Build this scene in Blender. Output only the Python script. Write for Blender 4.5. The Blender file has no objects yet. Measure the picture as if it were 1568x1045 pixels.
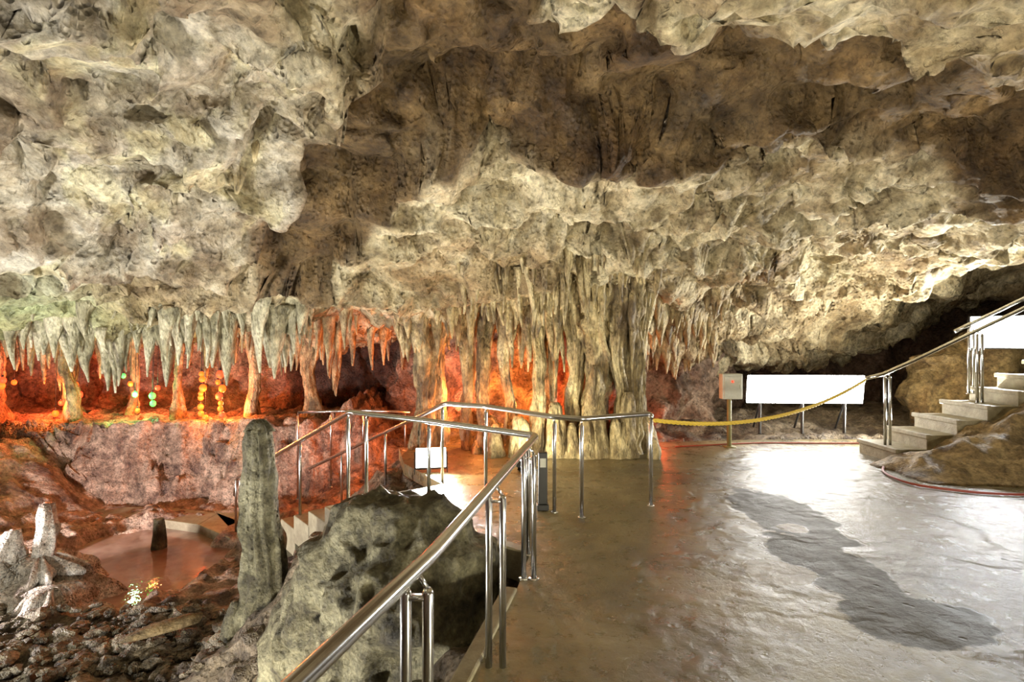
import bpy, bmesh, math, random
import numpy as np
from mathutils import Vector, Matrix
random.seed(7); rng=np.random.RandomState(11)
scene=bpy.context.scene
scene.view_settings.view_transform='Standard'
KW=.52; KR=.66

# ------------------------------------------------------------ numpy noise
def _h(ix,iy,iz,s=0):
    h=(ix.astype(np.int64)*374761393+iy.astype(np.int64)*668265263+iz.astype(np.int64)*2147483647+s*1274126177)&0xffffffff
    h=((h^(h>>13))*1274126177)&0xffffffff
    h=((h^(h>>15))*2246822519)&0xffffffff
    h=h^(h>>16)
    return (h&0xffffff)/float(0xffffff)
def vn(p,s=0):
    i=np.floor(p).astype(np.int64); f=p-i; w=f*f*f*(f*(f*6-15)+10)
    r=0
    for dx in (0,1):
        wx=w[:,0] if dx else 1-w[:,0]
        for dy in (0,1):
            wy=w[:,1] if dy else 1-w[:,1]
            for dz in (0,1):
                wz=w[:,2] if dz else 1-w[:,2]
                r=r+wx*wy*wz*_h(i[:,0]+dx,i[:,1]+dy,i[:,2]+dz,s)
    return r*2-1
def fbm(p,o=4,s=0,g=.5):
    a=1;r=0;t=0;q=p.copy()
    for k in range(o):
        r=r+a*vn(q,s+k);t+=a;a*=g;q=q*2.03+17.3
    return r/t
def ridged(p,o=4,s=0):
    a=1;r=0;t=0;q=p.copy()
    for k in range(o):
        r=r+a*(1-np.abs(vn(q,s+k))*2);t+=a;a*=.5;q=q*2.07+9.1
    return r/t
def worley(p,s=0):
    i=np.floor(p).astype(np.int64); best=np.full(len(p),9.)
    for dx in (-1,0,1):
        for dy in (-1,0,1):
            for dz in (-1,0,1):
                a=i[:,0]+dx;b=i[:,1]+dy;c=i[:,2]+dz
                d=(a+_h(a,b,c,s)-p[:,0])**2+(b+_h(a,b,c,s+5)-p[:,1])**2+(c+_h(a,b,c,s+9)-p[:,2])**2
                best=np.minimum(best,d)
    return np.sqrt(best)
def sst(a,b,x):
    t=np.clip((x-a)/(b-a),0,1); return t*t*(3-2*t)
def segdist(px,py,pl):
    best=np.full(px.shape,1e9)
    for (ax,ay),(bx,by) in zip(pl[:-1],pl[1:]):
        dx,dy=bx-ax,by-ay
        t=np.clip(((px-ax)*dx+(py-ay)*dy)/(dx*dx+dy*dy),0,1)
        best=np.minimum(best,np.hypot(px-ax-t*dx,py-ay-t*dy))
    return best
def inside(px,py,poly):
    c=np.zeros(px.shape,bool);n=len(poly)
    for k in range(n):
        x1,y1=poly[k];x2,y2=poly[(k+1)%n]
        if y1==y2: continue
        m=((y1>py)!=(y2>py))&(px<(x2-x1)*(py-y1)/(y2-y1)+x1)
        c^=m
    return c

# ------------------------------------------------------------ mesh helpers
def mkobj(name,verts,faces,mats,smooth=True,tint=None,midx=None,parent=None):
    me=bpy.data.meshes.new(name)
    if isinstance(verts,np.ndarray): verts=verts.tolist()
    if isinstance(faces,np.ndarray): faces=faces.tolist()
    me.from_pydata(verts,[],faces)
    for m in (mats if isinstance(mats,list) else [mats]): me.materials.append(m)
    me.polygons.foreach_set('use_smooth',[smooth]*len(me.polygons))
    if midx is not None: me.polygons.foreach_set('material_index',midx)
    if tint is not None:
        a=me.color_attributes.new('tint','FLOAT_COLOR','POINT')
        c=np.ones((len(verts),4));c[:,:3]=tint
        a.data.foreach_set('color',c.ravel())
    me.update()
    o=bpy.data.objects.new(name,me); scene.collection.objects.link(o)
    if parent: o.parent=parent
    return o
def gridfaces(nu,nv,flip=False):
    i=np.arange(nu-1)[:,None]*nv+np.arange(nv-1)[None,:]; i=i.ravel()
    f=np.stack([i,i+nv,i+nv+1,i+1],1)
    return f[:,::-1] if flip else f
class MB:
    def __init__(s): s.v=[];s.f=[];s.m=[]
    def add(s,v,f,m=0):
        o=len(s.v); s.v+= [tuple(a) for a in v]; s.f+=[tuple(o+k for k in q) for q in f]; s.m+=[m]*len(f)
    def tube(s,pts,r,n=12,m=0,cap=True):
        pts=[Vector(p) for p in pts]; rr=r if isinstance(r,(list,tuple)) else [r]*len(pts)
        t0=(pts[1]-pts[0]).normalized(); up=Vector((0,0,1)) if abs(t0.z)<.9 else Vector((1,0,0))
        a=t0.cross(up).normalized(); V=[];F=[]
        for i,p in enumerate(pts):
            if i==0:t=t0
            elif i==len(pts)-1:t=(pts[i]-pts[i-1]).normalized()
            else:t=((pts[i+1]-p).normalized()+(p-pts[i-1]).normalized()).normalized()
            a=(a-t*a.dot(t)).normalized(); b=t.cross(a)
            for k in range(n):
                g=2*math.pi*k/n; V.append(p+(a*math.cos(g)+b*math.sin(g))*rr[i])
        for i in range(len(pts)-1):
            for k in range(n):
                k2=(k+1)%n; F.append((i*n+k,i*n+k2,(i+1)*n+k2,(i+1)*n+k))
        if cap: F.append(tuple(range(n))[::-1]); F.append(tuple((len(pts)-1)*n+k for k in range(n)))
        s.add(V,F,m)
    def box(s,c,d,m=0,rot=None):
        c=Vector(c);V=[]
        for x in(-.5,.5):
            for y in(-.5,.5):
                for z in(-.5,.5):
                    q=Vector((x*d[0],y*d[1],z*d[2]))
                    if rot: q=rot@q
                    V.append(c+q)
        s.add(V,[(0,1,3,2),(4,6,7,5),(0,4,5,1),(2,3,7,6),(0,2,6,4),(1,5,7,3)],m)
    def obj(s,name,mats,smooth=True,parent=None):
        return mkobj(name,s.v,s.f,mats,smooth,midx=s.m,parent=parent)
def bevel(o,w,seg=2):
    b=o.modifiers.new('b','BEVEL');b.width=w;b.segments=seg;b.limit_method='ANGLE'
def rnd_path(pts,r=.08,n=5):
    pts=[Vector(p) for p in pts];out=[pts[0]]
    for i in range(1,len(pts)-1):
        a=pts[i]+(pts[i-1]-pts[i]).normalized()*r; b=pts[i]+(pts[i+1]-pts[i]).normalized()*r
        for k in range(n+1):
            t=k/n; out.append(a*(1-t)**2+pts[i]*2*t*(1-t)+b*t*t)
    out.append(pts[-1]); return out

# ------------------------------------------------------------ materials
class NT:
    def __init__(s,name):
        s.mat=bpy.data.materials.new(name); s.mat.use_nodes=True; s.t=s.mat.node_tree; s.b=s.t.nodes['Principled BSDF']
    def n(s,ty,**k):
        nd=s.t.nodes.new(ty)
        for a,v in k.items(): setattr(nd,a,v)
        return nd
    def l(s,a,b): s.t.links.new(a,b)
    def val(s,sock,v):
        if isinstance(v,(int,float,tuple,list)): sock.default_value=v
        else: s.l(v,sock)
    def math(s,op,a,b=0.,c=None):
        m=s.n('ShaderNodeMath',operation=op); s.val(m.inputs[0],a); s.val(m.inputs[1],b)
        if c is not None: s.val(m.inputs[2],c)
        return m.outputs[0]
    def noise(s,vec,sc,det=6,rough=.6,dist=0):
        m=s.n('ShaderNodeTexNoise'); s.l(vec,m.inputs['Vector']); m.inputs['Scale'].default_value=sc; m.inputs['Detail'].default_value=det; m.inputs['Roughness'].default_value=rough; m.inputs['Distortion'].default_value=dist
        return m.outputs['Fac']
    def vor(s,vec,sc,feat='F1'):
        m=s.n('ShaderNodeTexVoronoi',feature=feat); s.l(vec,m.inputs['Vector']); m.inputs['Scale'].default_value=sc
        return m.outputs['Distance']
    def ramp(s,f,st):
        m=s.n('ShaderNodeValToRGB'); s.l(f,m.inputs[0]); e=m.color_ramp.elements
        while len(e)<len(st): e.new(.5)
        for k,(p,c) in enumerate(st):
            e[k].position=p; e[k].color=(c,c,c,1) if isinstance(c,(int,float)) else (*c,1)
        return m.outputs[0]
    def mix(s,f,a,b,mode='MIX'):
        m=s.n('ShaderNodeMix',data_type='RGBA',blend_type=mode)
        s.val(m.inputs[0],f)
        for k,v in ((6,a),(7,b)):
            if isinstance(v,tuple): m.inputs[k].default_value=(*v,1)
            else: s.l(v,m.inputs[k])
        return m.outputs[2]
    def bump(s,h,dist,st=1.,prev=None):
        m=s.n('ShaderNodeBump'); m.inputs['Strength'].default_value=st; m.inputs['Distance'].default_value=dist; s.l(h,m.inputs['Height'])
        if prev: s.l(prev,m.inputs['Normal'])
        return m.outputs[0]
    def pos(s): return s.n('ShaderNodeNewGeometry').outputs['Position']
def rock(name,lt,md,dk,rough=.75,b1=.08,b2=.03,sc=1.,tint=False,spec=.4,zst=1.,cn=(.30,1.5)):
    m=NT(name); p=m.pos()
    if zst!=1.:
        mp=m.n('ShaderNodeMapping'); mp.inputs['Scale'].default_value=(1,1,zst); m.l(p,mp.inputs[0]); p=mp.outputs[0]
    c=m.ramp(m.noise(p,1.7*sc,9,.66,.5),[(.36,dk),(.48,md),(.60,lt)])
    c=m.mix(.9,c,m.ramp(m.noise(p,9*sc,9,.75),[(.34,cn[0]),(.5,.95),(.66,cn[1])]),'MULTIPLY')
    c=m.mix(.4,c,m.ramp(m.vor(p,16*sc),[(.0,.5),(.35,1.),(1.,1.15)]),'MULTIPLY')
    if tint:
        a=m.n('ShaderNodeAttribute',attribute_name='tint'); c=m.mix(1.,c,a.outputs['Color'],'MULTIPLY')
    m.l(c,m.b.inputs['Base Color'])
    n1=m.bump(m.noise(p,7*sc,11,.70,.3),b1)
    n2=m.bump(m.ramp(m.vor(p,15*sc),[(.0,0.),(.5,1.)]),b2,.8,n1)
    m.l(n2,m.b.inputs['Normal'])
    m.l(m.ramp(m.noise(p,3*sc,4),[(.35,rough-.25),(.65,min(1,rough+.1))]),m.b.inputs['Roughness'])
    m.b.inputs['Specular IOR Level'].default_value=spec
    return m.mat
def simple(name,col,rough=.5,metal=0,emit=None,es=0):
    m=NT(name);b=m.b
    p=m.pos(); c=m.mix(.25,tuple(col),m.ramp(m.noise(p,30,3),[(.3,.7),(.7,1.2)]),'MULTIPLY')
    m.l(c,b.inputs['Base Color']); b.inputs['Roughness'].default_value=rough; b.inputs['Metallic'].default_value=metal
    if emit: b.inputs['Emission Color'].default_value=(*emit,1); b.inputs['Emission Strength'].default_value=es
    return m.mat
M_ceil=rock('cave_ceiling_rock',(.69,.61,.405),(.45,.37,.215),(.22,.16,.08),b1=.10,b2=.038,tint=True,cn=(.38,1.4))
M_wall=rock('cave_wall_rock',(.46,.33,.23),(.29,.19,.125),(.13,.075,.045),b1=.10,tint=True)
M_ground=rock('cave_ground_rock',(.33,.265,.18),(.19,.145,.095),(.08,.055,.04),rough=.65,b1=.10,tint=True,sc=1.5)
M_stal=rock('stalactite_calcite',(.60,.50,.28),(.34,.26,.13),(.13,.09,.045),rough=.55,b1=.05,b2=.02,sc=1.8,spec=.5,zst=.5)
M_mound=rock('stalagmite_calcite',(.76,.69,.62),(.54,.46,.38),(.27,.21,.16),rough=.55,b1=.06,b2=.03,sc=2.2,spec=.5)
M_fringe=rock('mossy_calcite',(.62,.57,.40),(.42,.385,.25),(.20,.175,.10),rough=.65,b1=.05,b2=.02,sc=1.8,zst=.5)
M_bould=rock('boulder_rock',(.27,.25,.155),(.14,.125,.07),(.055,.046,.027),b1=.09,b2=.012,sc=1.6)
M_rubble=rock('rubble_stone',(.28,.235,.165),(.145,.115,.078),(.05,.038,.027),b1=.03,sc=3,rough=.6)
M_stairrock=rock('stair_side_rock',(.36,.265,.13),(.22,.155,.07),(.10,.066,.033),b1=.05,b2=.01,sc=1.5)
M_steel=simple('stainless_steel',(.66,.66,.64),.2,1)
M_black=simple('black_plastic',(.02,.02,.02),.4)
M_grey=simple('painted_grey_metal',(.55,.56,.50),.45)
M_yel=simple('yellow_rope',(.70,.50,.06),.6)
M_red=simple('red_hose',(.26,.045,.02),.5)
M_post=simple('olive_painted_post',(.22,.2,.08),.5)

def floor_mat():
    m=NT('wet_concrete_floor'); p=m.pos()
    n=m.noise(p,.9,8,.6,.5); f=m.noise(p,6,8,.7); g=m.noise(p,30,6,.7)
    c=m.ramp(n,[(.34,(.10,.078,.03)),(.5,(.185,.148,.062)),(.66,(.31,.26,.135))])
    c=m.mix(.8,c,m.ramp(f,[(.3,.5),(.6,1.2)]),'MULTIPLY')
    sx=m.n('ShaderNodeSeparateXYZ'); m.l(p,sx.inputs[0]); X,Y=sx.outputs[0],sx.outputs[1]
    w=m.math('MULTIPLY',m.math('SUBTRACT',m.noise(p,2.6,7,.65),.5),1.1)
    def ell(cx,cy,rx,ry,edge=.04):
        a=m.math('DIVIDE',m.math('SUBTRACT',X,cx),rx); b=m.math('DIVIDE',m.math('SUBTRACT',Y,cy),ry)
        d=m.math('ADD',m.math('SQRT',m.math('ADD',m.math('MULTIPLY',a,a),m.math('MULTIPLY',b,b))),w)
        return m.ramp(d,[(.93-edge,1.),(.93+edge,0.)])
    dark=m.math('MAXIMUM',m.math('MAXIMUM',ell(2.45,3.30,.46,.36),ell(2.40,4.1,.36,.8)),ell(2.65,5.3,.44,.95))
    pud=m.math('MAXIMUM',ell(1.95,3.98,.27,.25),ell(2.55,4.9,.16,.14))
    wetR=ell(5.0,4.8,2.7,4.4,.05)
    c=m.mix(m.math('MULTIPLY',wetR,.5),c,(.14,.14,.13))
    c=m.mix(m.math('MULTIPLY',dark,.9),c,(.045,.04,.024))  # dark wall's reflection in the wet floor, painted into the base colour
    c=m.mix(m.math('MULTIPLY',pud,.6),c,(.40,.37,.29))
    m.l(c,m.b.inputs['Base Color'])
    r=m.ramp(f,[(.3,.20),(.7,.42)])
    r=m.mix(wetR,r,m.ramp(f,[(.35,.12),(.65,.30)])); r=m.mix(dark,r,m.ramp(f,[(.35,.38),(.65,.55)])); r=m.mix(pud,r,(.06,.06,.06))
    m.l(r,m.b.inputs['Roughness'])
    h=m.math('ADD',m.math('MULTIPLY',f,.8),m.math('MULTIPLY',g,.25))
    pit=m.ramp(m.vor(p,7),[(.0,0.),(.16,1.)]); pm=m.ramp(m.noise(p,1.3,3),[(.5,0.),(.6,1.)])
    h=m.math('ADD',h,m.math('MULTIPLY',m.math('MULTIPLY',pit,pm),.7))
    h=m.math('ADD',h,m.math('MULTIPLY',m.noise(p,2.2,3),.8))
    m.l(m.bump(h,.024,.9),m.b.inputs['Normal'])
    m.l(m.mix(dark,(1.,1.,1.),(.35,.35,.35)),m.b.inputs['Specular IOR Level'])
    return m.mat
M_floor=floor_mat()
def conc():
    m=NT('pale_concrete');p=m.pos()
    c=m.ramp(m.noise(p,7,8,.7),[(.3,(.18,.15,.09)),(.65,(.36,.32,.21))]); m.l(c,m.b.inputs['Base Color'])
    m.l(m.bump(m.noise(p,25,8,.7),.01),m.b.inputs['Normal']); m.b.inputs['Roughness'].default_value=.55
    return m.mat
M_conc=conc()
def emis(name,c,s):
    m=NT(name);m.b.inputs['Base Color'].default_value=(*c,1);m.b.inputs['Emission Color'].default_value=(*c,1);m.b.inputs['Emission Strength'].default_value=s;return m.mat

# ------------------------------------------------------------ ceiling
CP=np.array([
(-2.84,3.0,3.60),(-3.6,3.8,3.18),(-4.93,5.2,2.47),(-5.88,6.2,1.94),
(-2.26,3.2,3.72),(-2.97,4.2,3.34),(-3.67,5.2,2.79),(-4.38,6.2,2.25),(-4.66,6.6,1.9),
(-1.53,3.3,3.79),(-2.13,4.6,3.49),(-2.6,5.6,2.87),(-2.88,6.2,2.25),(-3.1,6.7,1.85),(-2.6,6.9,1.98),
(-.78,3.5,3.91),(-1.07,4.8,3.86),(-1.29,5.8,3.26),(-1.47,6.6,2.68),(-1.69,7.6,2.18),(-2.0,9,1.94),
(0,3.7,4.04),(0,4.7,3.99),(0,5.5,3.71),(0,6.3,3.39),(0,7.4,2.8),(0,8.3,2.43),(0,10,2.3),
(.89,3.4,3.85),(1.1,4.2,4.05),(1.28,4.9,3.9),(1.46,5.6,3.68),(1.67,6.4,3.42),(1.98,7.6,2.82),(2.35,9,2.16),(2.6,10,1.25),
(1.71,3.4,3.85),(2.2,4.4,3.95),(2.6,5.2,3.73),(3.3,6.6,3.48),(4.2,8.4,2.94),(5.0,10,2.21),(5.5,11,1.47),
(2.38,3.2,3.72),(3.13,4.2,3.85),(3.7,5.0,3.65),(4.84,6.5,3.45),(6.3,8.5,2.96),(7.8,10.5,2.49),(8.9,12,2.0),
(2.84,3,3.6),(4.0,4.2,3.6),(5.7,6,3.3),(7.6,8,3.37),(9.5,10,3.2),
(-6,0,3.2),(0,0,3.9),(6,0,3.8),(-8.5,3,2.7),(9,4,3.8),(0,-3.5,3.5),(-7,-3,3.1),(7,-3,3.4),(12,7,3.3),(12,0,3.4),
(-7.5,6.0,1.9),(-9.5,6,1.8),(-14,5,1.9),(-6.6,7.4,2.5),(-5,7.8,2.5),(-3.6,7.9,2.4),(-9,8,2.4),(-14,8,2.2),
(-8,12,2.0),(-5,12,2.0),(-2.5,11,1.9),(-12,13,1.7),(-14,10,2.0),(0,13,2.2),(4,13,1.2),(11,14,2.5)])
def tps(P,V,reg=.02):
    n=len(P); d=np.hypot(P[:,None,0]-P[None,:,0],P[:,None,1]-P[None,:,1])
    K=np.where(d>0,d*d*np.log(d+1e-9),0)+np.eye(n)*reg
    A=np.zeros((n+3,n+3));A[:n,:n]=K;A[:n,n]=1;A[:n,n+1:]=P;A[n,:n]=1;A[n+1:,:n]=P.T
    s=np.linalg.solve(A,np.r_[V,0,0,0])
    def f(x,y):
        r=s[n]+s[n+1]*x+s[n+2]*y
        for i in range(n):
            q=(x-P[i,0])**2+(y-P[i,1])**2
            r=r+s[i]*.5*q*np.log(q+1e-12)
        return r
    return f
cbase=tps(CP[:,:2],CP[:,2])
trA=[(-.1,3.2),(-.3,3.9),(-.71,4.4),(-1.35,5.2),(-2.0,5.8),(-2.3,6.1)]
trB=[(-.5,4.5),(.3,4.7),(1.2,4.75),(2.36,4.7),(3.7,4.7),(5.2,4.9)]
HOLES=[(-2.1,4.9,.11,.35),(-2.0,3.4,.10,.35),(2.62,5.95,.22,.5),(3.05,6.25,.19,.5),(2.35,6.6,.14,.4),(1.3,7.1,.15,.4),(2.6,6.9,.13,.3),(.3,6.6,.1,.25),(1.0,7.35,.16,.4),(-1.6,3.9,.08,.2),(4.4,6.9,.1,.3),(-3.2,4.6,.07,.2),(1.9,7.3,.1,.25),(3.6,5.9,.12,.3),(1.6,6.1,.1,.25)]
def ceil_parts(x,y,fine=True):
    p0=np.stack([x,y,np.zeros_like(x)],1)
    z=np.clip(cbase(x,y),1.0,4.4)
    w=fbm(p0*1.1,3,40)*.30+fbm(p0*4,2,44)*.10
    dA=segdist(x,y,trA)+w; dB=segdist(x,y,trB)+w*.9
    tA=1-sst(.28,.46,dA); tB=1-sst(.58,.84,dB); tr=np.maximum(tA,tB)
    z=z+.50*tA+.44*tB-.34*tA*tB
    n=fbm(p0*.55,4,3)*.9+.12*fbm(p0*2.5,3,4)
    st=.46; t=(z+n*.6)/st; fr=t-np.floor(t); led=(np.floor(t)+sst(.36,.64,fr))*st-n*.6
    z=z+(led-z)*.8
    p=np.stack([x,y,z],1)
    z=z+.42*fbm(p*.9,3,21)
    m=sst(-.15,.25,fbm(p*.7,2,90)); k=(.35+.65*m)
    rg=ridged(np.stack([x*1.0+.5*y,y*2.0,z*1.6],1)+.4*fbm(p*1.5,2,61)[:,None],3,60)
    z=z-.13*rg*(1-.8*tr)
    wp=p+fbm(p*2,3,5)[:,None]*.25
    wo=worley(wp*np.array([2.6,3.4,2.6]),2)
    z=z+.22*(.5-wo)*(1-.75*tr)*(.5+.5*m)
    wo2=worley(wp*6.5,8)
    z=z+(.14*(.55-wo2))*k*(1-.8*tr)
    wo3=worley(wp*np.array([3.6,4.4,4]),12); pm=sst(.0,.3,fbm(p*.9,2,95))
    z=z+.28*sst(.42,.15,wo3)*pm*(1-.8*tr)
    z=z+.11*fbm(p*4.5,4,70,.62)*(1-.5*tr)*k
    for hx,hy,hr,hd in HOLES: z=z+hd*sst(hr*1.25,hr*.6,np.hypot(x-hx,(y-hy)*.8)+.06*vn(p*9,77))
    return z,tr,dA,dB
def ceil_z(x,y): return ceil_parts(np.array([float(x)]),np.array([float(y)]))[0][0]
def axis(a,b,lo,hi,fine,coarse):
    out=[a];
    while out[-1]<b: out.append(out[-1]+(fine if lo<=out[-1]<hi else coarse))
    return np.array(out)
xs=axis(-15.5,12.8,-6.5,7.5,.034,.06); ys=axis(-4.2,15,2.6,9.2,.032,.08)
X,Y=np.meshgrid(xs,ys,indexing='ij'); x=X.ravel();y=Y.ravel()
z,tr,dA,dB=ceil_parts(x,y)
p=np.stack([x,y,z],1)
q=p.copy()
q[:,0]+=.20*fbm(p*2.2,3,111)+.04*vn(p*8,7); q[:,1]+=.24*fbm(p*2.2,3,131)+.04*vn(p*8,17)
nz=fbm(p*.8,4,150); nz2=fbm(p*3,4,160); nz3=fbm(p*1.6,4,170)
# iron-stained mineral band: the recess plus the strip just behind it
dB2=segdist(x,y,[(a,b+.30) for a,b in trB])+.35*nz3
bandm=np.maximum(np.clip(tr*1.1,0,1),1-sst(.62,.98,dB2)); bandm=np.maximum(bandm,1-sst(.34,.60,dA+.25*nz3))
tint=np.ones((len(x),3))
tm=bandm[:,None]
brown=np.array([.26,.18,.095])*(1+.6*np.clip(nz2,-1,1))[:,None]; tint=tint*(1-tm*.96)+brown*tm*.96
pt=sst(.0,.4,nz)[:,None]*.6; tint=tint*(1-pt)+tint*np.array([.60,.48,.34])*pt
pt=sst(.15,.4,nz3)[:,None]*.5; tint=tint*(1-pt)+tint*np.array([.55,.45,.34])*pt
wh=sst(.0,.35,nz2)[:,None]*.7; tint=tint*(1+wh*np.array([.30,.33,.42]))
pk=(sst(-1.2,-2.5,x)*sst(6.3,5.2,y))[:,None]; tint=tint*(1-pk)+tint*np.array([.98,1.02,1.26])*pk
gr=(sst(-3.9,-5.4,x)*sst(4.6,5.6,y))[:,None]*.8; tint=tint*(1-gr)+tint*np.array([.68,.90,.66])*gr
tint=np.minimum(tint,1.22)
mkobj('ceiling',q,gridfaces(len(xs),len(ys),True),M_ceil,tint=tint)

# ------------------------------------------------------------ path floor + ground
PATH=[(-1.35,-3.6),(-.75,.5),(-.21,2.69),(.03,3.68),(.15,4.35),(-.8,5.1),(-1.75,5.65),(-.83,6.42),(-1.5,7.5),(-1.8,8.6),(-.3,9.0),(1,8.75),(2.5,9.1),(4,9.3),(6.5,9.35),(10,9.2),(11.3,6),(11.3,-3.6)]
n=len(PATH)
fv=[(a,b,0) for a,b in PATH]+[(a,b,-.16) for a,b in PATH]
ff=[tuple(range(n))]+[tuple(range(2*n-1,n-1,-1))]+[(k,k+n,(k+1)%n+n,(k+1)%n) for k in range(n)]
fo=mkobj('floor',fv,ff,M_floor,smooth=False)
bm=bmesh.new();bm.from_mesh(fo.data);bmesh.ops.recalc_face_normals(bm,faces=bm.faces);bmesh.ops.triangulate(bm,faces=[f for f in bm.faces if len(f.verts)>4]);bm.to_mesh(fo.data);bm.free()
mb=MB()
for a,b in zip([(-.75,.5),(-.21,2.69)],[(-.21,2.69),(.03,3.68)]):
    a=Vector((*a,0));b=Vector((*b,0));d=(b-a).normalized();ang=math.atan2(d.y,d.x)
    mb.box((a+b)/2+Vector((-.045*d.y,.045*d.x,-.14)),((b-a).length+.02,.10,.32),rot=Matrix.Rotation(ang,3,'Z'))
for a,b in [((.17,4.36),(-.8,5.1)),((-.8,5.1),(-1.75,5.65))]:
    a=Vector((*a,0));b=Vector((*b,0));d=(b-a).normalized();ang=math.atan2(d.y,d.x)
    mb.box((a+b)/2+Vector((0,0,-.125)),((b-a).length+.02,.12,.26),rot=Matrix.Rotation(ang,3,'Z'))
o=mb.obj('trim_curb',M_conc,smooth=False); bevel(o,.012)

POOLC=(-5.95,8.35)
def pool_d(x,y):
    p0=np.stack([x,y,np.zeros_like(x)],1)
    a=(x-POOLC[0]);b=(y-POOLC[1]); c,s=math.cos(.15),math.sin(.15)
    return np.hypot((a*c+b*s)/1.35,(-a*s+b*c)/1.85)+fbm(p0*1.2,3,300)*.3+fbm(p0*5,2,302)*.06
def ground(x,y):
    p0=np.stack([x,y,np.zeros_like(x)],1)
    ins=inside(x,y,PATH); sd=segdist(x,y,PATH+[PATH[0]]); sd=np.where(ins,sd,-sd)
    pit=-1.56+.12*fbm(p0*1.5,4,200)+.05*fbm(p0*6,3,210)
    e=10.9+.5*fbm(p0*.6,3,220)+.18*fbm(p0*3,3,221)
    led=sst(0,.55,y-e)*sst(-2.6,-3.8,x)
    t=led*1.5; tt=t/.375; fr=tt-np.floor(tt); t=(np.floor(tt)+sst(.3,.7,fr))*.375
    pit=pit+t+.10*led*fbm(p0*4,3,230)
    pit=pit+sst(0,2.5,y-9.8)*sst(-4.2,-3.,x)*1.0
    pit=pit+sst(-7.6,-10,x+.5*fbm(p0*.8,3,240))*(1-led)*1.3
    bank=sst(-1.6,-.05,sd+.25*fbm(p0*2,3,250)); low=pit*(1-bank)+(-.35)*bank
    pd=pool_d(x,y); dip=sst(1.15,.9,pd); low=low*(1-dip)+(-1.88)*dip
    high=.02+.25*sst(.1,1.5,-sd)+.12*fbm(p0*2,4,260)
    hs=sst(-2.2,-1.2,x)*sst(7.5,8.7,y)
    hs=np.maximum(hs,sst(2,4,x))
    out=low*(1-hs)+high*hs
    zz=np.where(ins,-.22,out)
    zz=np.where((~ins)&(sd>-.2)&(hs<.5),np.minimum(zz,-.3),zz)
    return zz,pd,hs,led
xs=axis(-15.5,12.8,-8,1,.045,.08); ys=axis(-4.2,15,2.5,12,.045,.1)
X,Y=np.meshgrid(xs,ys,indexing='ij'); x=X.ravel();y=Y.ravel()
z,pd,hs,led=ground(x,y); p=np.stack([x,y,z],1)
inp=inside(x,y,PATH)
z=z+np.where(inp|(pd<1.05),0,.14*(.6-worley(p*3.3,31))+.05*fbm(p*7,3,33)); p[:,2]=z
p[:,0]+=np.where(inp,0,.08*fbm(p*2,2,34)); p[:,1]+=np.where(inp,0,.14*fbm(p*2.3,3,35))
tint=np.ones((len(x),3))*1.0
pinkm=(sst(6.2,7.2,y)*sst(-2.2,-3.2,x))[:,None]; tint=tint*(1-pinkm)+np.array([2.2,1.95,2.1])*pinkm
mkobj('cave_ground',p,gridfaces(len(xs),len(ys)),M_ground,tint=tint)
def gz(x,y): return ground(np.array([float(x)]),np.array([float(y)]))[0][0]
def pool_mat():
    m=NT('pool_water');p=m.pos()
    m.l(m.ramp(m.noise(p,1.2,4),[(.35,(.20,.10,.065)),(.65,(.46,.31,.24))]),m.b.inputs['Base Color'])
    m.b.inputs['Roughness'].default_value=.04; m.b.inputs['Specular IOR Level'].default_value=1.
    m.l(m.bump(m.noise(p,9,2),.004),m.b.inputs['Normal']); return m.mat
mb=MB();V=[];N=90
for k in range(N):
    a=2*math.pi*k/N; V.append((POOLC[0]+2.1*math.cos(a),POOLC[1]+2.7*math.sin(a),-1.73))
mb.add(V,[tuple(range(N))]); mb.obj('pool_water',pool_mat(),smooth=False)

# ------------------------------------------------------------ walls
def wall(name,pl,z0=-2.3,z1=4.6,sp=.065,amp=1.,tintf=None):
    pl=[Vector(q) for q in pl]; P=[]
    for i in range(len(pl)-1):
        a=pl[max(i-1,0)];b=pl[i];c=pl[i+1];d=pl[min(i+2,len(pl)-1)]
        k=max(2,int((c-b).length/sp))
        for j in range(k):
            t=j/k; P.append(.5*((2*b)+(c-a)*t+(2*a-5*b+4*c-d)*t*t+(3*b-a-3*c+d)*t**3))
    P.append(pl[-1]); P=np.array([[q.x,q.y] for q in P])
    T=np.gradient(P,axis=0); T/=np.linalg.norm(T,axis=1)[:,None]; Nv=np.stack([T[:,1],-T[:,0]],1)
    zs=np.arange(z0,z1,sp)
    x=np.repeat(P[:,0],len(zs)); y=np.repeat(P[:,1],len(zs)); z=np.tile(zs,len(P))
    nx=np.repeat(Nv[:,0],len(zs)); ny=np.repeat(Nv[:,1],len(zs))
    p=np.stack([x,y,z],1)
    d=.65*fbm(p*.8,3,400)+.28*ridged(p*np.array([2.2,2.2,.8]),3,410)+.28*(.5-worley(p*np.array([2.5,2.5,1.6]),412))+.14*fbm(p*5,3,420)
    d*=amp
    p[:,0]+=nx*d;p[:,1]+=ny*d;p[:,2]+=.1*fbm(p*2,2,430)
    ti=np.ones((len(x),3))
    if tintf: ti=tintf(x,y,z)
    return mkobj(name,p,gridfaces(len(P),len(zs)),M_wall,tint=ti)
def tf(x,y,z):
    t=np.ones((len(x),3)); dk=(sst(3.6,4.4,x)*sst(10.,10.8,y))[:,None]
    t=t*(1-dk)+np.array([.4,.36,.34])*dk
    dk=(sst(-6.3,-5.4,x)*sst(-2.2,-3.0,x))[:,None]  # shade of the void beside the red room, darkened into the wall tint
    return t*(1-dk)+np.array([.25,.2,.2])*dk
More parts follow.
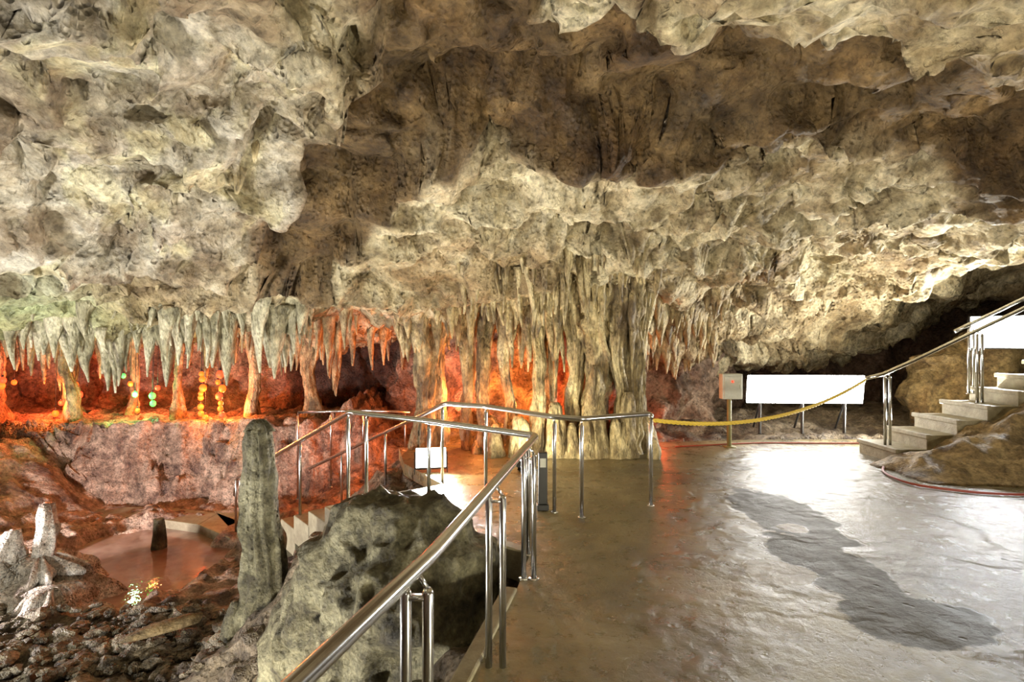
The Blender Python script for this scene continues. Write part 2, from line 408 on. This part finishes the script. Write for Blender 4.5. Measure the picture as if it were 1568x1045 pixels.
wall('wall_back',[(-14.5,8.5),(-14.3,12),(-12,13.8),(-8,14.2),(-4,13.7),(-1.8,12.6),(-.9,11),(-.5,9.9),(.3,9.45),(1.5,9.4),(2.7,9.6),(3.4,10.1),(4.1,11.3),(6,12.4),(9,12.6),(11.6,11)],tintf=tf)
wall('wall_right',[(11.4,11.3),(12,8),(12.1,3),(12,-3.9)],sp=.1)
wall('wall_left',[(-14,-3.9),(-14.6,0),(-14.7,5),(-14.5,9)],sp=.1)
wall('wall_front',[(12.2,-3.6),(6,-3.9),(0,-3.9),(-7,-3.9),(-14.2,-3.6)],sp=.1)

# ------------------------------------------------------------ speleothems
def column(mb,root,base,r0,r1,n=14,rings=None,flute=.25,wob=.06,waist=0,m=0,seed=0,pw=.8):
    root=np.array(root,float);base=np.array(base,float);L=np.linalg.norm(root-base)
    R=rings or max(6,int(L/.055)); t=np.linspace(0,1,R); ang=np.arange(n)/n*2*math.pi
    T,A=np.meshgrid(t,ang,indexing='ij'); t_=T.ravel();a_=A.ravel()
    c=root[None,:]*(1-t_)[:,None]+base[None,:]*t_[:,None]
    ns=np.stack([t_*L*1.3+seed,np.full_like(t_,seed*1.7),np.zeros_like(t_)],1)
    env=np.sin(np.pi*np.clip(t_,0,1))
    c[:,0]+=wob*vn(ns,seed%97)*env; c[:,1]+=wob*vn(ns+31,seed%89)*env
    r=r0+(r1-r0)*t_**pw - waist*env
    q=np.stack([np.cos(a_)*1.6*max(1,n/16)+seed,np.sin(a_)*1.6*max(1,n/16),t_*L*.9],1)
    q2=np.stack([np.cos(a_)*1.2+seed,np.sin(a_)*1.2,t_*L*6],1)
    r=r*(1+flute*vn(q,3)+flute*.6*vn(q*2.1,5)+.7*flute*vn(q2,6))
    v=c.copy(); v[:,0]+=np.cos(a_)*r; v[:,1]+=np.sin(a_)*r
    F=[]
    for i in range(R-1):
        for k in range(n):
            k2=(k+1)%n; F.append((i*n+k,(i+1)*n+k,(i+1)*n+k2,i*n+k2))
    F.append(tuple((R-1)*n+k for k in range(n))[::-1]); F.append(tuple(range(n)))
    mb.add(v.tolist(),F,m)
sd=0
mb=MB(); lip=[(-9.5,6.1),(-7.5,6.15),(-5.88,6.35),(-4.66,6.7),(-3.1,6.85),(-2.65,6.95)]
def along(pl,t):
    L=[math.dist(a,b) for a,b in zip(pl[:-1],pl[1:])];T=t*sum(L)
    for (a,b),l in zip(zip(pl[:-1],pl[1:]),L):
        if T<=l: return (a[0]+(b[0]-a[0])*T/l,a[1]+(b[1]-a[1])*T/l)
        T-=l
    return pl[-1]
for k in range(620):
    sd+=1; a=along(lip,random.random()); x=a[0]+random.gauss(0,.06); y=a[1]+random.gauss(.08,.22)
    zc=ceil_z(x,y); dn=vn(np.array([[x*2.3,y*2.3,0.]]),55)[0]
    if random.random()>.6+.5*dn: continue
    L=random.choice([.06,.08,.1,.15,.22,.3,.45,.65])*random.uniform(.6,1.2)*(1+.6*dn)
    if zc>2.3: continue
    r=.022+L*.085*random.uniform(.6,1.8)
    column(mb,(x,y,zc+.14),(x+random.gauss(0,.03),y,zc-L),r*1.7,.010,n=9,flute=.38,wob=.04,seed=sd,pw=random.uniform(.5,1.1))
for k in range(50):
    sd+=1; x=random.uniform(-3.2,-2.6); y=6.98+random.gauss(0,.12); zc=ceil_z(x,y); L=random.uniform(.1,.5)
    if zc>2.25: continue
    column(mb,(x,y,zc+.12),(x+random.gauss(0,.03),y,zc-L),.09,.01,n=10,flute=.35,wob=.03,seed=sd,pw=random.uniform(.6,1.))
mb.obj('stalactite_fringe',M_fringe)
mb=MB()
for (x,y,r,w) in [(-.40,8.4,.07,.3),(-.05,8.25,.08,.5),(.33,8.2,.09,.5),(.62,8.5,.10,.5),(.95,8.3,.11,.5),(1.32,8.25,.16,.3),(1.55,8.05,.09,.5),(1.80,8.2,.12,.35),(2.02,8.3,.06,.4)]:
    sd+=1; zc=ceil_z(x,y); column(mb,(x+random.gauss(0,.05),y,zc+.6),(x,y,-.05),r*3.0,r*1.5,n=40,flute=.42,wob=.12,waist=r*1.3*w*1.5,seed=sd,pw=.5)
for k in range(210):
    sd+=1; x=random.gauss(.6,.70); y=random.uniform(7.35,8.6)-.12*abs(x-.8)
    if not -0.8<x<2.2: continue
    zc=ceil_z(x,y); L=random.choice([.15,.25,.4,.6,.9,1.3])*random.uniform(.7,1.2)*(1-.35*abs(x-.8)); 
    if y<7.8: L*=.55
    r=.025+.034*L*random.uniform(.7,1.7)
    column(mb,(x,y,zc+.4),(x+random.gauss(0,.04),y+random.gauss(0,.02),max(zc-L,.7)),r*2.7,.012,n=14,flute=.42,wob=.05,seed=sd,pw=random.uniform(.4,.8))
for k in range(44):
    sd+=1; x=random.uniform(-.6,2.2);y=8.0+random.uniform(-.15,.5); h=random.uniform(.08,.6)
    column(mb,(x,y,h),(x,y,-.04),.03,.07+.13*h,n=16,flute=.4,wob=.03,seed=sd,pw=.5)
for (x,h,r) in [(1.22,1.35,.17),(.62,.8,.14),(1.7,.95,.13),(.1,.6,.12)]:
    sd+=1; column(mb,(x,7.92,h),(x,7.95,-.05),.05,r,n=34,flute=.45,wob=.05,seed=sd,pw=.45)
mb.obj('flowstone_column_cluster',M_stal)
mb=MB()
for (x,y,r) in [(-1.45,8.6,.13),(-.72,8.5,.08),(-1.25,8.9,.14)]:
    sd+=1; zc=ceil_z(x,y); column(mb,(x,y,zc+.4),(x,y,-.1),r*2.2,r*1.3,n=30,flute=.4,wob=.12,waist=r*.6,seed=sd)
for k in range(80):
    sd+=1; x=random.uniform(-1.9,-.1); y=random.uniform(8.0,9.4); zc=ceil_z(x,y); L=random.uniform(.1,.6)
    column(mb,(x,y,zc+.3),(x+random.gauss(0,.03),y,zc-L),.10+.10*L,.012,n=12,flute=.4,wob=.04,seed=sd)
mb.obj('red_room_columns',M_stal)
mb=MB()
for k in range(110):
    sd+=1; x=random.uniform(1.9,3.6); y=9.1+random.uniform(-.5,.35)+.15*(x-2); zc=ceil_z(x,y); L=random.uniform(.05,.45)
    column(mb,(x,y,zc+.3),(x,y,zc-L),.12+.08*L,.012,n=12,flute=.4,wob=.04,seed=sd)
mb.obj('wall_stalactites',M_stal)
mb=MB()
for k in range(170):
    sd+=1; x=random.uniform(-12,-2.5); y=random.uniform(8.5,12.8); zc=ceil_z(x,y); L=random.uniform(.2,1.1)
    column(mb,(x,y,zc+.3),(x,y,zc-L),.08+.09*L,.012,n=11,flute=.35,wob=.05,seed=sd)
for (x,y,r) in [(-9.6,11.8,.16),(-8.9,12.6,.12),(-7.5,12.2,.12),(-11.5,12.0,.2),(-6,12.5,.15),(-4.6,12.4,.18),(-10.4,12.8,.14)]:
    sd+=1; zc=ceil_z(x,y); column(mb,(x,y,zc+.2),(x,y,-.25),r*1.4,r*1.5,n=24,flute=.4,wob=.12,waist=r*.8,seed=sd)
mb.obj('chamber_stalactites',M_stal)
mb=MB()
for (x,y,L) in [(-2.35,4.95,.22),(-2.55,5.0,.10),(-4.0,6.1,.10)]:
    sd+=1; zc=ceil_z(x,y); column(mb,(x,y,zc+.15),(x,y,zc-L),.09,.015,n=14,flute=.35,wob=.03,seed=sd)
mb.obj('ceiling_drips',M_stal)

mb=MB()
column(mb,(-2.58,5.5,.80),(-2.6,5.5,-1.7),.13,.24,n=44,flute=.28,wob=.10,seed=901)
column(mb,(-2.42,5.55,-.55),(-2.3,5.5,-1.7),.04,.18,n=24,flute=.25,wob=.06,seed=902)
column(mb,(-2.75,5.4,-.9),(-2.82,5.35,-1.7),.05,.16,n=24,flute=.25,wob=.06,seed=903)
column(mb,(-2.57,5.5,.90),(-2.58,5.5,.78),.05,.125,n=30,rings=5,flute=.3,wob=.0,seed=904,pw=.6)
mb.obj('stalagmite_column',M_bould)
mb=MB(); 
column(mb,(-6.15,7.15,-.45),(-6.2,7.1,-1.25),.07,.13,n=26,flute=.45,wob=.09,seed=911)
column(mb,(-6.45,7.0,-.75),(-6.5,6.9,-1.3),.06,.2,n=26,flute=.4,wob=.05,seed=912)
column(mb,(-6.2,7.1,-1.1),(-6.2,7.0,-1.85),.14,.75,n=60,rings=30,flute=.5,wob=.04,seed=913,pw=.7)
column(mb,(-6.75,6.8,-.95),(-6.8,6.7,-1.8),.15,.6,n=50,rings=26,flute=.5,wob=.04,seed=914,pw=.7)
column(mb,(-5.75,6.75,-1.35),(-5.8,6.7,-1.8),.15,.5,n=50,rings=20,flute=.5,wob=.04,seed=915,pw=.7)
mb.obj('stalagmite_mound',M_mound)
mb=MB(); column(mb,(-5.85,8.95,-1.25),(-5.85,8.95,-1.8),.075,.12,n=20,flute=.15,wob=.01,seed=921)
column(mb,(-5.85,8.95,-1.249),(-5.85,8.95,-1.25),.02,.075,n=20,rings=3,flute=.05,wob=.0,seed=921)
mb.obj('pool_stalagmite',M_bould)

# ------------------------------------------------------------ boulders
def boulder(name,c,r,mat,sub=6,seed=0,amp=1.):
    bm=bmesh.new(); bmesh.ops.create_icosphere(bm,subdivisions=sub,radius=1)
    v=np.array([q.co[:] for q in bm.verts]); f=[[a.index for a in q.verts] for q in bm.faces]; bm.free()
    s=np.array(r); w=v*s; nrm=v/np.linalg.norm(v,axis=1)[:,None]
    q=w+seed*3.1
    d=.30*fbm(q*1.2,3,seed)+.16*(.55-worley(q*2.2,seed))+.14*ridged(q*2.5,3,seed+3)+.06*fbm(q*8,3,seed+4)
    w=w+nrm*(d*amp)[:,None]
    t=(w[:,2]+.1*fbm(q*1.5,2,seed))/.25; fr=t-np.floor(t); w[:,2]+=((np.floor(t)+sst(.3,.7,fr))*.25-w[:,2])*.3
    return mkobj(name,w+np.array(c),f,mat)
boulder('boulder',(-.88,4.22,-.60),(.80,.52,1.07),M_bould,seed=5,amp=.9)
boulder('boulder',(-1.5,4.5,-1.0),(.42,.45,.95),M_bould,sub=5,seed=8,amp=.7)
boulder('boulder',(-.55,3.2,-1.2),(.32,.7,.7),M_bould,sub=5,seed=9,amp=.5)
def ramp_rock():
    xs=np.arange(4.75,9.4,.04); ys=np.arange(5.7,7.44,.04); X,Y=np.meshgrid(xs,ys,indexing='ij');x=X.ravel();y=Y.ravel()
    p0=np.stack([x,y,np.zeros_like(x)],1)
    top=.16+np.clip((x-5.3),0,9)*.38
    front=6.25+.25*fbm(p0*1.3,3,501)+.04*(x-5)-.1
    h=top*sst(0,.75,y-front)**.8*sst(4.85,5.35,x+.1*fbm(p0*3,2,5))
    z=h-.1*(h<.01)
    p=np.stack([x,y,z],1); z=z+np.clip(h*4,0,1)*(.16*fbm(p*1.8,4,510)+.14*ridged(p*np.array([1.2,1.2,3]),3,511)-.03)
    p[:,2]=z; return mkobj('stair_side_rock',p,gridfaces(len(xs),len(ys)),M_stairrock)
ramp_rock()
boulder('rock_outcrop',(8.7,9.75,.7),(1.5,.6,1.1),M_stairrock,seed=21)
bm=bmesh.new(); bmesh.ops.create_icosphere(bm,subdivisions=2,radius=1)
iv=np.array([q.co[:] for q in bm.verts]); fi=[[a.index for a in q.verts] for q in bm.faces]; bm.free()
mb=MB()
for k in range(1300):
    if k<900: x=random.uniform(-5.2,-.9);y=random.uniform(3.0,6.4)
    else: x=random.uniform(-7.5,-3);y=random.uniform(5.2,6.5)
    if inside(np.array([x-.1]),np.array([y]),PATH)[0]: continue
    if math.hypot(x+2.55,y-5.45)<.35 or math.hypot(x+1,y-4.2)<.7: continue
    s=random.choice([.015,.02,.025,.03,.04,.05,.06,.10]); r=np.array([s*random.uniform(.8,2.0),s*random.uniform(.7,1.4),s*random.uniform(.4,.9)])
    w=iv*(1+.5*vn(iv*1.7+k*2.3,k)[:,None])*r; a=random.random()*6.28;ca,sa=math.cos(a),math.sin(a)
    w=np.stack([w[:,0]*ca-w[:,1]*sa,w[:,0]*sa+w[:,1]*ca,w[:,2]],1)+np.array([x,y,gz(x,y)+.04])
    mb.add(w.tolist(),fi)
mb.obj('rubble_stones',M_rubble,smooth=False)
mb=MB()
w=iv*(1+.3*vn(iv*1.5+5,5)[:,None])*np.array([.42,.13,.06]); a=.75; ca,sa=math.cos(a),math.sin(a)
w=np.stack([w[:,0]*ca-w[:,1]*sa,w[:,0]*sa+w[:,1]*ca,w[:,2]],1)+np.array([-3.75,5.75,-1.36]); mb.add(w.tolist(),fi); mb.obj('stone_slab',M_stairrock)

# ------------------------------------------------------------ stairs
def prism(mb,pts,zt,zb,m=0):
    n=len(pts); V=[(a,b,zt) for a,b in pts]+[(a,b,zb) for a,b in pts]
    mb.add(V,[tuple(range(n)),tuple(range(2*n-1,n-1,-1))]+[(k,k+n,(k+1)%n+n,(k+1)%n) for k in range(n)],m)
mb=MB(); YB=8.25
for k in range(9):
    x0=5.3+.42*k; prism(mb,[(x0,7.45),(x0+.46,7.45),(x0+.46,YB),(x0,YB)],.2*(k+1),.2*(k+1)-(.3 if k else .25))
    prism(mb,[(x0-.03,7.42),(x0+.03,7.42),(x0+.03,YB+.02),(x0-.03,YB+.02)],.2*(k+1)+.012,.2*(k+1)-.05)
prism(mb,[(5.45,7.5),(9.1,7.5),(9.1,YB-.05),(5.45,YB-.05)],.05,-.1)
prism(mb,[(9.08,7.45),(11.5,7.45),(11.5,YB),(9.08,YB)],1.8,1.5)
o=mb.obj('stairs_up',M_conc,smooth=False)
bm=bmesh.new();bm.from_mesh(o.data);bmesh.ops.recalc_face_normals(bm,faces=bm.faces);bm.to_mesh(o.data);bm.free();bevel(o,.01)
D=Vector((-3.02,3.6)).normalized(); Pn=Vector((D.y,-D.x)); S0=Vector((-1.75,5.65))
mb=MB()
for k in range(9):
    a=S0+D*(.52*k); b=a+D*.56; w=Pn*1.2
    prism(mb,[tuple(a),tuple(b),tuple(b+w),tuple(a+w)][::-1],-.178*(k+.9),-.178*(k+.9)-.35)
e=S0+D*4.7; prism(mb,[tuple(e),tuple(e+D*1.5),tuple(e+D*1.5+Pn*1.6),tuple(e+Pn*1.6)][::-1],-1.58,-1.8)
WK=[(-4.7,9.3),(-5.6,9.95),(-6.8,10.35),(-8.4,10.3)]
for a,b in zip(WK[:-1],WK[1:]): prism(mb,[(a[0],a[1]-.3),(a[0],a[1]+.35),(b[0],b[1]+.35),(b[0],b[1]-.3)],-1.58,-1.85)
o=mb.obj('stairs_down',M_conc,smooth=False)
bm=bmesh.new();bm.from_mesh(o.data);bmesh.ops.recalc_face_normals(bm,faces=bm.faces);bm.to_mesh(o.data);bm.free();bevel(o,.01)

# ------------------------------------------------------------ handrails
def post(mb,x,y,zb,zt,dirv=(1,0),pair=True):
    d=Vector((dirv[0],dirv[1],0)).normalized()*.036
    for sgn in ((-1,1) if pair else (0,)):
        px,py=x+d.x*sgn,y+d.y*sgn
        mb.tube([(px,py,zb),(px,py,zt-.07),(px,py,zt-.055)],[.019,.019,.012],14)
        mb.tube([(px,py,zb),(px,py,zb+.008)],.036,16)
    if pair:
        mb.box((x,y,zt-.085),(.09 if abs(dirv[0])>.5 else .03,.03,.012))
        for sgn in (-1,1): mb.tube([(x+d.x*sgn,y+d.y*sgn,zt-.06),(x+d.x*sgn*.5,y+d.y*sgn*.5,zt-.03),(x,y,zt)],.008,8)
    else: mb.tube([(x,y,zt-.06),(x,y,zt)],.009,8)
def rail(name,path,posts,r=.027,rd=.1):
    mb=MB(); mb.tube(rnd_path(path,rd),r,20)
    for q in posts: post(mb,*q)
    return mb.obj(name,M_steel)
H=.95
rail('handrail',[(-.92,-.6,H),(-.52,1.0,H),(-.28,1.9,H),(.19,4.27,H),(-.78,5.06,H),(-1.72,5.72,H),(-4.74,9.32,-.66),(-4.85,9.45,-1.0)],
 [(-.68,.35,0,H),(-.31,1.76,0,H),(-.085,2.82,-.02,H),(.12,3.86,0,H),(.13,4.30,0,H,(1,0),False),(-.78,5.07,0,H,(1,0),False),(-1.50,5.56,0,H,(1,0),False),(-1.74,5.74,-.15,H,(1,0),False),
  (-2.7,6.89,-.75,.44,(1,0),False),(-3.75,8.14,-1.2,-.12,(1,0),False),(-4.7,9.27,-1.6,-.62,(1,0),True)],rd=.06)
rail('handrail',[(1.43,5.55,0.93),(1.43,5.57,H),(.67,5.2,H),(.4,5.35,H),(-.3,6.2,H),(-.80,6.5,H),(-3.75,10.02,-.66)],
 [(1.43,5.57,0,H,(1,0),False),(.67,5.2,0,H,(1,0),False),(.42,5.36,0,H,(1,0),False),(-.3,6.2,0,H,(1,0),False),(-.84,6.52,-.1,H,(1,0),False),(-1.8,7.69,-.65,.43,(1,0),False),(-2.8,8.88,-1.2,-.13,(1,0),False)],rd=.05)
rail('handrail',[(-4.2,10.6,.3),(-3.0,10.9,.3),(-2.0,10.6,.3)],[(-4.2,10.6,-1.4,.3,(1,0),False),(-3.6,10.75,-1.2,.3,(1,0),False),(-3.0,10.9,-1.1,.3,(1,0),False),(-2.1,10.63,-1.1,.3,(1,0),False)])
zz=lambda x:.2+(x-5.3)/.42*.2
pts=[(5.1,7.8,1.16),(5.35,7.8,1.22)]+[(x,7.8,zz(x)+.98) for x in (5.8,6.8,8.2,9.1)]+[(10.5,7.8,2.85)]
rail('stair_handrail',pts,[(5.42,7.8,.18,1.24,(1,0)),(6.75,7.8,.8,1.86,(1,0)),(8.0,7.8,1.4,2.46,(1,0)),(9.0,7.8,1.8,2.9,(1,0))],rd=.05)
rail('stair_handrail',[(x,8.18,zz(x)+.98) for x in (6.7,7,8.2,9.1)],[(6.95,8.18,.9,1.93,(1,0)),(8.3,8.18,1.5,2.55,(1,0))],rd=.05)

# ------------------------------------------------------------ rope, hose, box
def sag(a,b,s,n=60):
    a=Vector(a);b=Vector(b);return [a.lerp(b,k/n)-Vector((0,0,s*4*(k/n)*(1-k/n))) for k in range(n+1)]
mb=MB(); base=sag((1.47,5.59,.88),(5.08,7.78,1.13),.24,240)
for ph in (0,2.09,4.19):
    P=[]
    for k,q in enumerate(base):
        g=k*.55+ph; P.append(q+Vector((-.3*math.cos(g),.3*math.cos(g),math.sin(g)))*.013)
    mb.tube(P,.012,6)
mb.obj('yellow_rope',M_yel)
mb=MB(); mb.tube(rnd_path([(5.1,7.4,.02),(4.72,6.9,.02),(4.66,6.3,.02),(5.2,5.95,.02),(6.2,5.85,.02)],.25),.014,10); mb.obj('red_hose',M_red)
mb=MB(); mb.tube(rnd_path([(2.6,8.6,.015),(4,8.95,.015),(5.5,8.9,.015),(7,8.95,.015)],.3),.012,8); mb.obj('floor_cable',M_red)
emp=bpy.data.objects.new('control_box',None); scene.collection.objects.link(emp)
mb=MB(); mb.box((3.48,8.6,.98),(.32,.16,.40)); o=mb.obj('cabinet',M_grey,False,emp); bevel(o,.012)
mb=MB(); mb.box((3.48,8.51,.97),(.27,.012,.34)); mb.box((3.59,8.50,.98),(.02,.02,.06)); o=mb.obj('cabinet_door',M_grey,False,emp); bevel(o,.004)
mb=MB(); mb.tube([(3.48,8.66,0),(3.48,8.66,1.0)],.035,14); mb.box((3.48,8.66,.01),(.16,.16,.02)); mb.obj('pole',M_post,True,emp)
mb=MB(); mb.tube([(3.47,8.50,1.06),(3.47,8.485,1.06)],.018,14); mb.obj('pilot_lamp',emis('pilot_red',(1,.05,.02),2),True,emp)
emp=bpy.data.objects.new('audio_guide_box',None); scene.collection.objects.link(emp)
mb=MB(); mb.box((.31,5.45,.32),(.09,.07,.52)); mb.box((.31,5.45,.03),(.12,.1,.06)); o=mb.obj('housing',M_black,False,emp); bevel(o,.008)
mb=MB(); mb.box((.31,5.41,.48),(.06,.012,.09)); o=mb.obj('face_panel',M_grey,False,emp)

# ------------------------------------------------------------ light panel & lamps
M_pan=emis('backlit_panel_glow',(1.,.98,.94),26)
emp=bpy.data.objects.new('illuminated_panel',None); scene.collection.objects.link(emp)
R=Matrix.Rotation(math.radians(-3),3,'Z')@Matrix.Rotation(math.radians(8),3,'X')
mb=MB(); mb.box((5.15,9.5,.85),(2.0,.04,.50),rot=R); o=mb.obj('diffuser',M_pan,False,emp); bevel(o,.02,3)
mb=MB(); mb.box((5.15,9.56,.86),(1.94,.06,.46),rot=R); 
for x in (4.4,5.15,5.9): mb.tube([(x,9.6,.05),(x,9.58,.75)],.025,10); mb.tube([(x,9.9,.05),(x,9.6,.6)],.018,8)
o=mb.obj('frame',M_black,False,emp)
def area(loc,tgt,size,power,col,name):
    l=bpy.data.lights.new(name,'AREA'); l.shape='DISK'; l.size=size; l.energy=power*KW; l.color=col; l.spread=math.radians(170)
    o=bpy.data.objects.new(name,l); o.location=loc; d=Vector(tgt)-Vector(loc); o.rotation_euler=d.to_track_quat('-Z','Y').to_euler(); scene.collection.objects.link(o); return o
def point(loc,size,power,col,name):
    l=bpy.data.lights.new(name,'POINT'); l.shadow_soft_size=size; l.energy=power; l.color=col
    o=bpy.data.objects.new(name,l); o.location=loc; scene.collection.objects.link(o); return o
M_lamp=emis('lamp_glass_white',(1,.98,.95),40)
def flood(loc,tgt,size,power,col,emisM=None):
    loc=Vector(loc);d=(Vector(tgt)-loc).normalized(); rot=d.to_track_quat('Y','Z').to_matrix()
    e=bpy.data.objects.new('flood_or_added_fill',None); scene.collection.objects.link(e)  # visible cave lamps share this fixture with unseen fill lamps added for brightness
    mb=MB(); mb.box(loc-d*.05,(size*1.06,.09,size*.7),rot=rot)
    for s in(-1,1): mb.box(loc+rot@Vector((s*size*.55,-.05,-.06)),(.012,.03,size*.65+.04),rot=rot)
    for k in range(5): mb.box(loc+rot@Vector(((k-2)*size*.2,-.11,0)),(.008,.04,size*.6),rot=rot)
    o=mb.obj('housing',M_black,False,e); bevel(o,.006)
    mb=MB(); mb.box(loc,(size,.012,size*.65),rot=rot); mb.obj('lens',emisM or M_lamp,False,e)
    a=area(loc+d*.03,tgt,size*.8,power,col,'lamp'); a.parent=e
    return e
W=(1,.94,.80)
flood((-1.05,7.0,.19),(-.5,3.6,1.7),.38,240,(1,.96,.88))
flood((8.15,8.98,1.85),(4.5,4.5,2.2),.8,230,(.93,.97,1))
flood((7.0,9.1,.2),(4.0,6.5,3.6),.3,560,W)  # unseen fill added behind the stairs to brighten the right ceiling
flood((5.2,2.2,.15),(3.8,5.8,3.6),.35,120,(1,.94,.86))  # added off to the right, out of view, to light the ceiling
flood((-5.0,2.0,-1.2),(-3.2,4.6,3.0),.35,600,(1,.97,.94))  # unseen fill added at far left, grazing the ceiling bulge
flood((-5.6,4.4,-1.2),(-4.4,6.6,1.8),.3,130,(.95,1,.88))  # out-of-view lamp added to light the stalactite lip
flood((-2.2,2.6,-1.35),(-1.9,6,1.0),.3,210,(1,.93,.78))  # unseen fill added low in the pit beside the path
flood((2.2,.3,.12),(1.2,7.0,2.6),.35,340,(1,.91,.66))  # fill added beside the camera, out of view, for the ceiling centre
flood((.2,7.1,.1),(.9,8.2,2.2),.2,70,(1,.88,.58))  # hidden lamp added to brighten the column cluster
flood((-7.9,5.6,-1.0),(-6.3,9.2,-1.2),.3,800,(1,.87,.86))  # unseen pinkish-white fill added for the left chamber
point((1.0,-2.0,2.0),.5,40,(1,.92,.78),'added_fill_lamp')  # soft fill added behind the camera, not a lamp of the cave
RD=(1,.13,.04);OR=(1,.30,.06)
for (x,y,z,p,c) in [(-10.6,12.3,.6,190,RD),(-8.2,12.4,.4,110,RD),(-6.4,12.2,.3,170,(1,.2,.05)),(-5,10.4,.9,10,(1,.45,.4)),(-1.6,10.2,.3,320,(1,.20,.05)),(-.65,8.75,.9,150,OR),(-2.6,9.8,.2,20,RD),(.35,8.8,.7,80,OR),(2.4,8.9,.35,20,RD),(1.1,8.85,.8,40,RD),(-1.0,7.9,.5,18,RD),(-.22,7.95,.85,26,OR)]:
    point((x,y,z),.06,p*KR,c,'red_spot')
mats=[emis('bulb_red',(1,.05,.015),3.),emis('bulb_green',(.12,1,.16),1.1),emis('bulb_orange',(1,.085,.008),3.4),M_black]
mb=MB()
B=[(-11.2,.83,0),(-11.25,.68,2),(-11.0,.75,2),(-9.9,.86,0),(-9.85,.2,2),(-9.55,.5,0),(-9.6,.75,2),(-9.9,.3,0),(-10.0,.12,2),(-8.5,.9,1),(-8.35,.55,1),(-8.45,.72,2),(-7.9,.35,1),(-7.8,.7,0),(-8.3,.2,2),(-7.95,.5,1)]
for k in range(8): B.append((-6.8,.98-.14*k,2)); B.append((-6.42,.95-.15*k,2 if k%3 else 0))
for x,z,m in B:
    x+=random.uniform(-.06,.06); z+=random.uniform(-.04,.04)
    s=random.uniform(.6,.95)
    w=iv*np.array([.085,.085,.10])*s+np.array([x,11.9,z]); mb.add(w.tolist(),fi,m)
    mb.tube([(x,11.9,z+.08*s),(x,11.9,z+.15*s)],.02,8,3)
    mb.tube(sag((x,11.9,z+.1),(x,11.95,2.1),0,3),.005,5,3)
mb.obj('string_lights',mats)
point((-8.2,11.7,.5),.06,70*KR,(.3,1,.35),'green_spot')
point((-6.6,11.7,.4),.06,100*KR,(1,.3,.05),'orange_spot')
point((-9.8,11.6,.5),.06,90*KR,(1,.25,.05),'orange_spot')

w=bpy.data.worlds.new('World');scene.world=w;w.use_nodes=True
w.node_tree.nodes['Background'].inputs[0].default_value=(.5,.42,.33,1);w.node_tree.nodes['Background'].inputs[1].default_value=.15
cam=bpy.data.cameras.new('camera');cam.lens=19;cam.sensor_width=36;cam.clip_start=.05
co=bpy.data.objects.new('camera',cam);co.location=(0,0,1.7);co.rotation_euler=(math.pi/2,0,0);scene.collection.objects.link(co);scene.camera=co
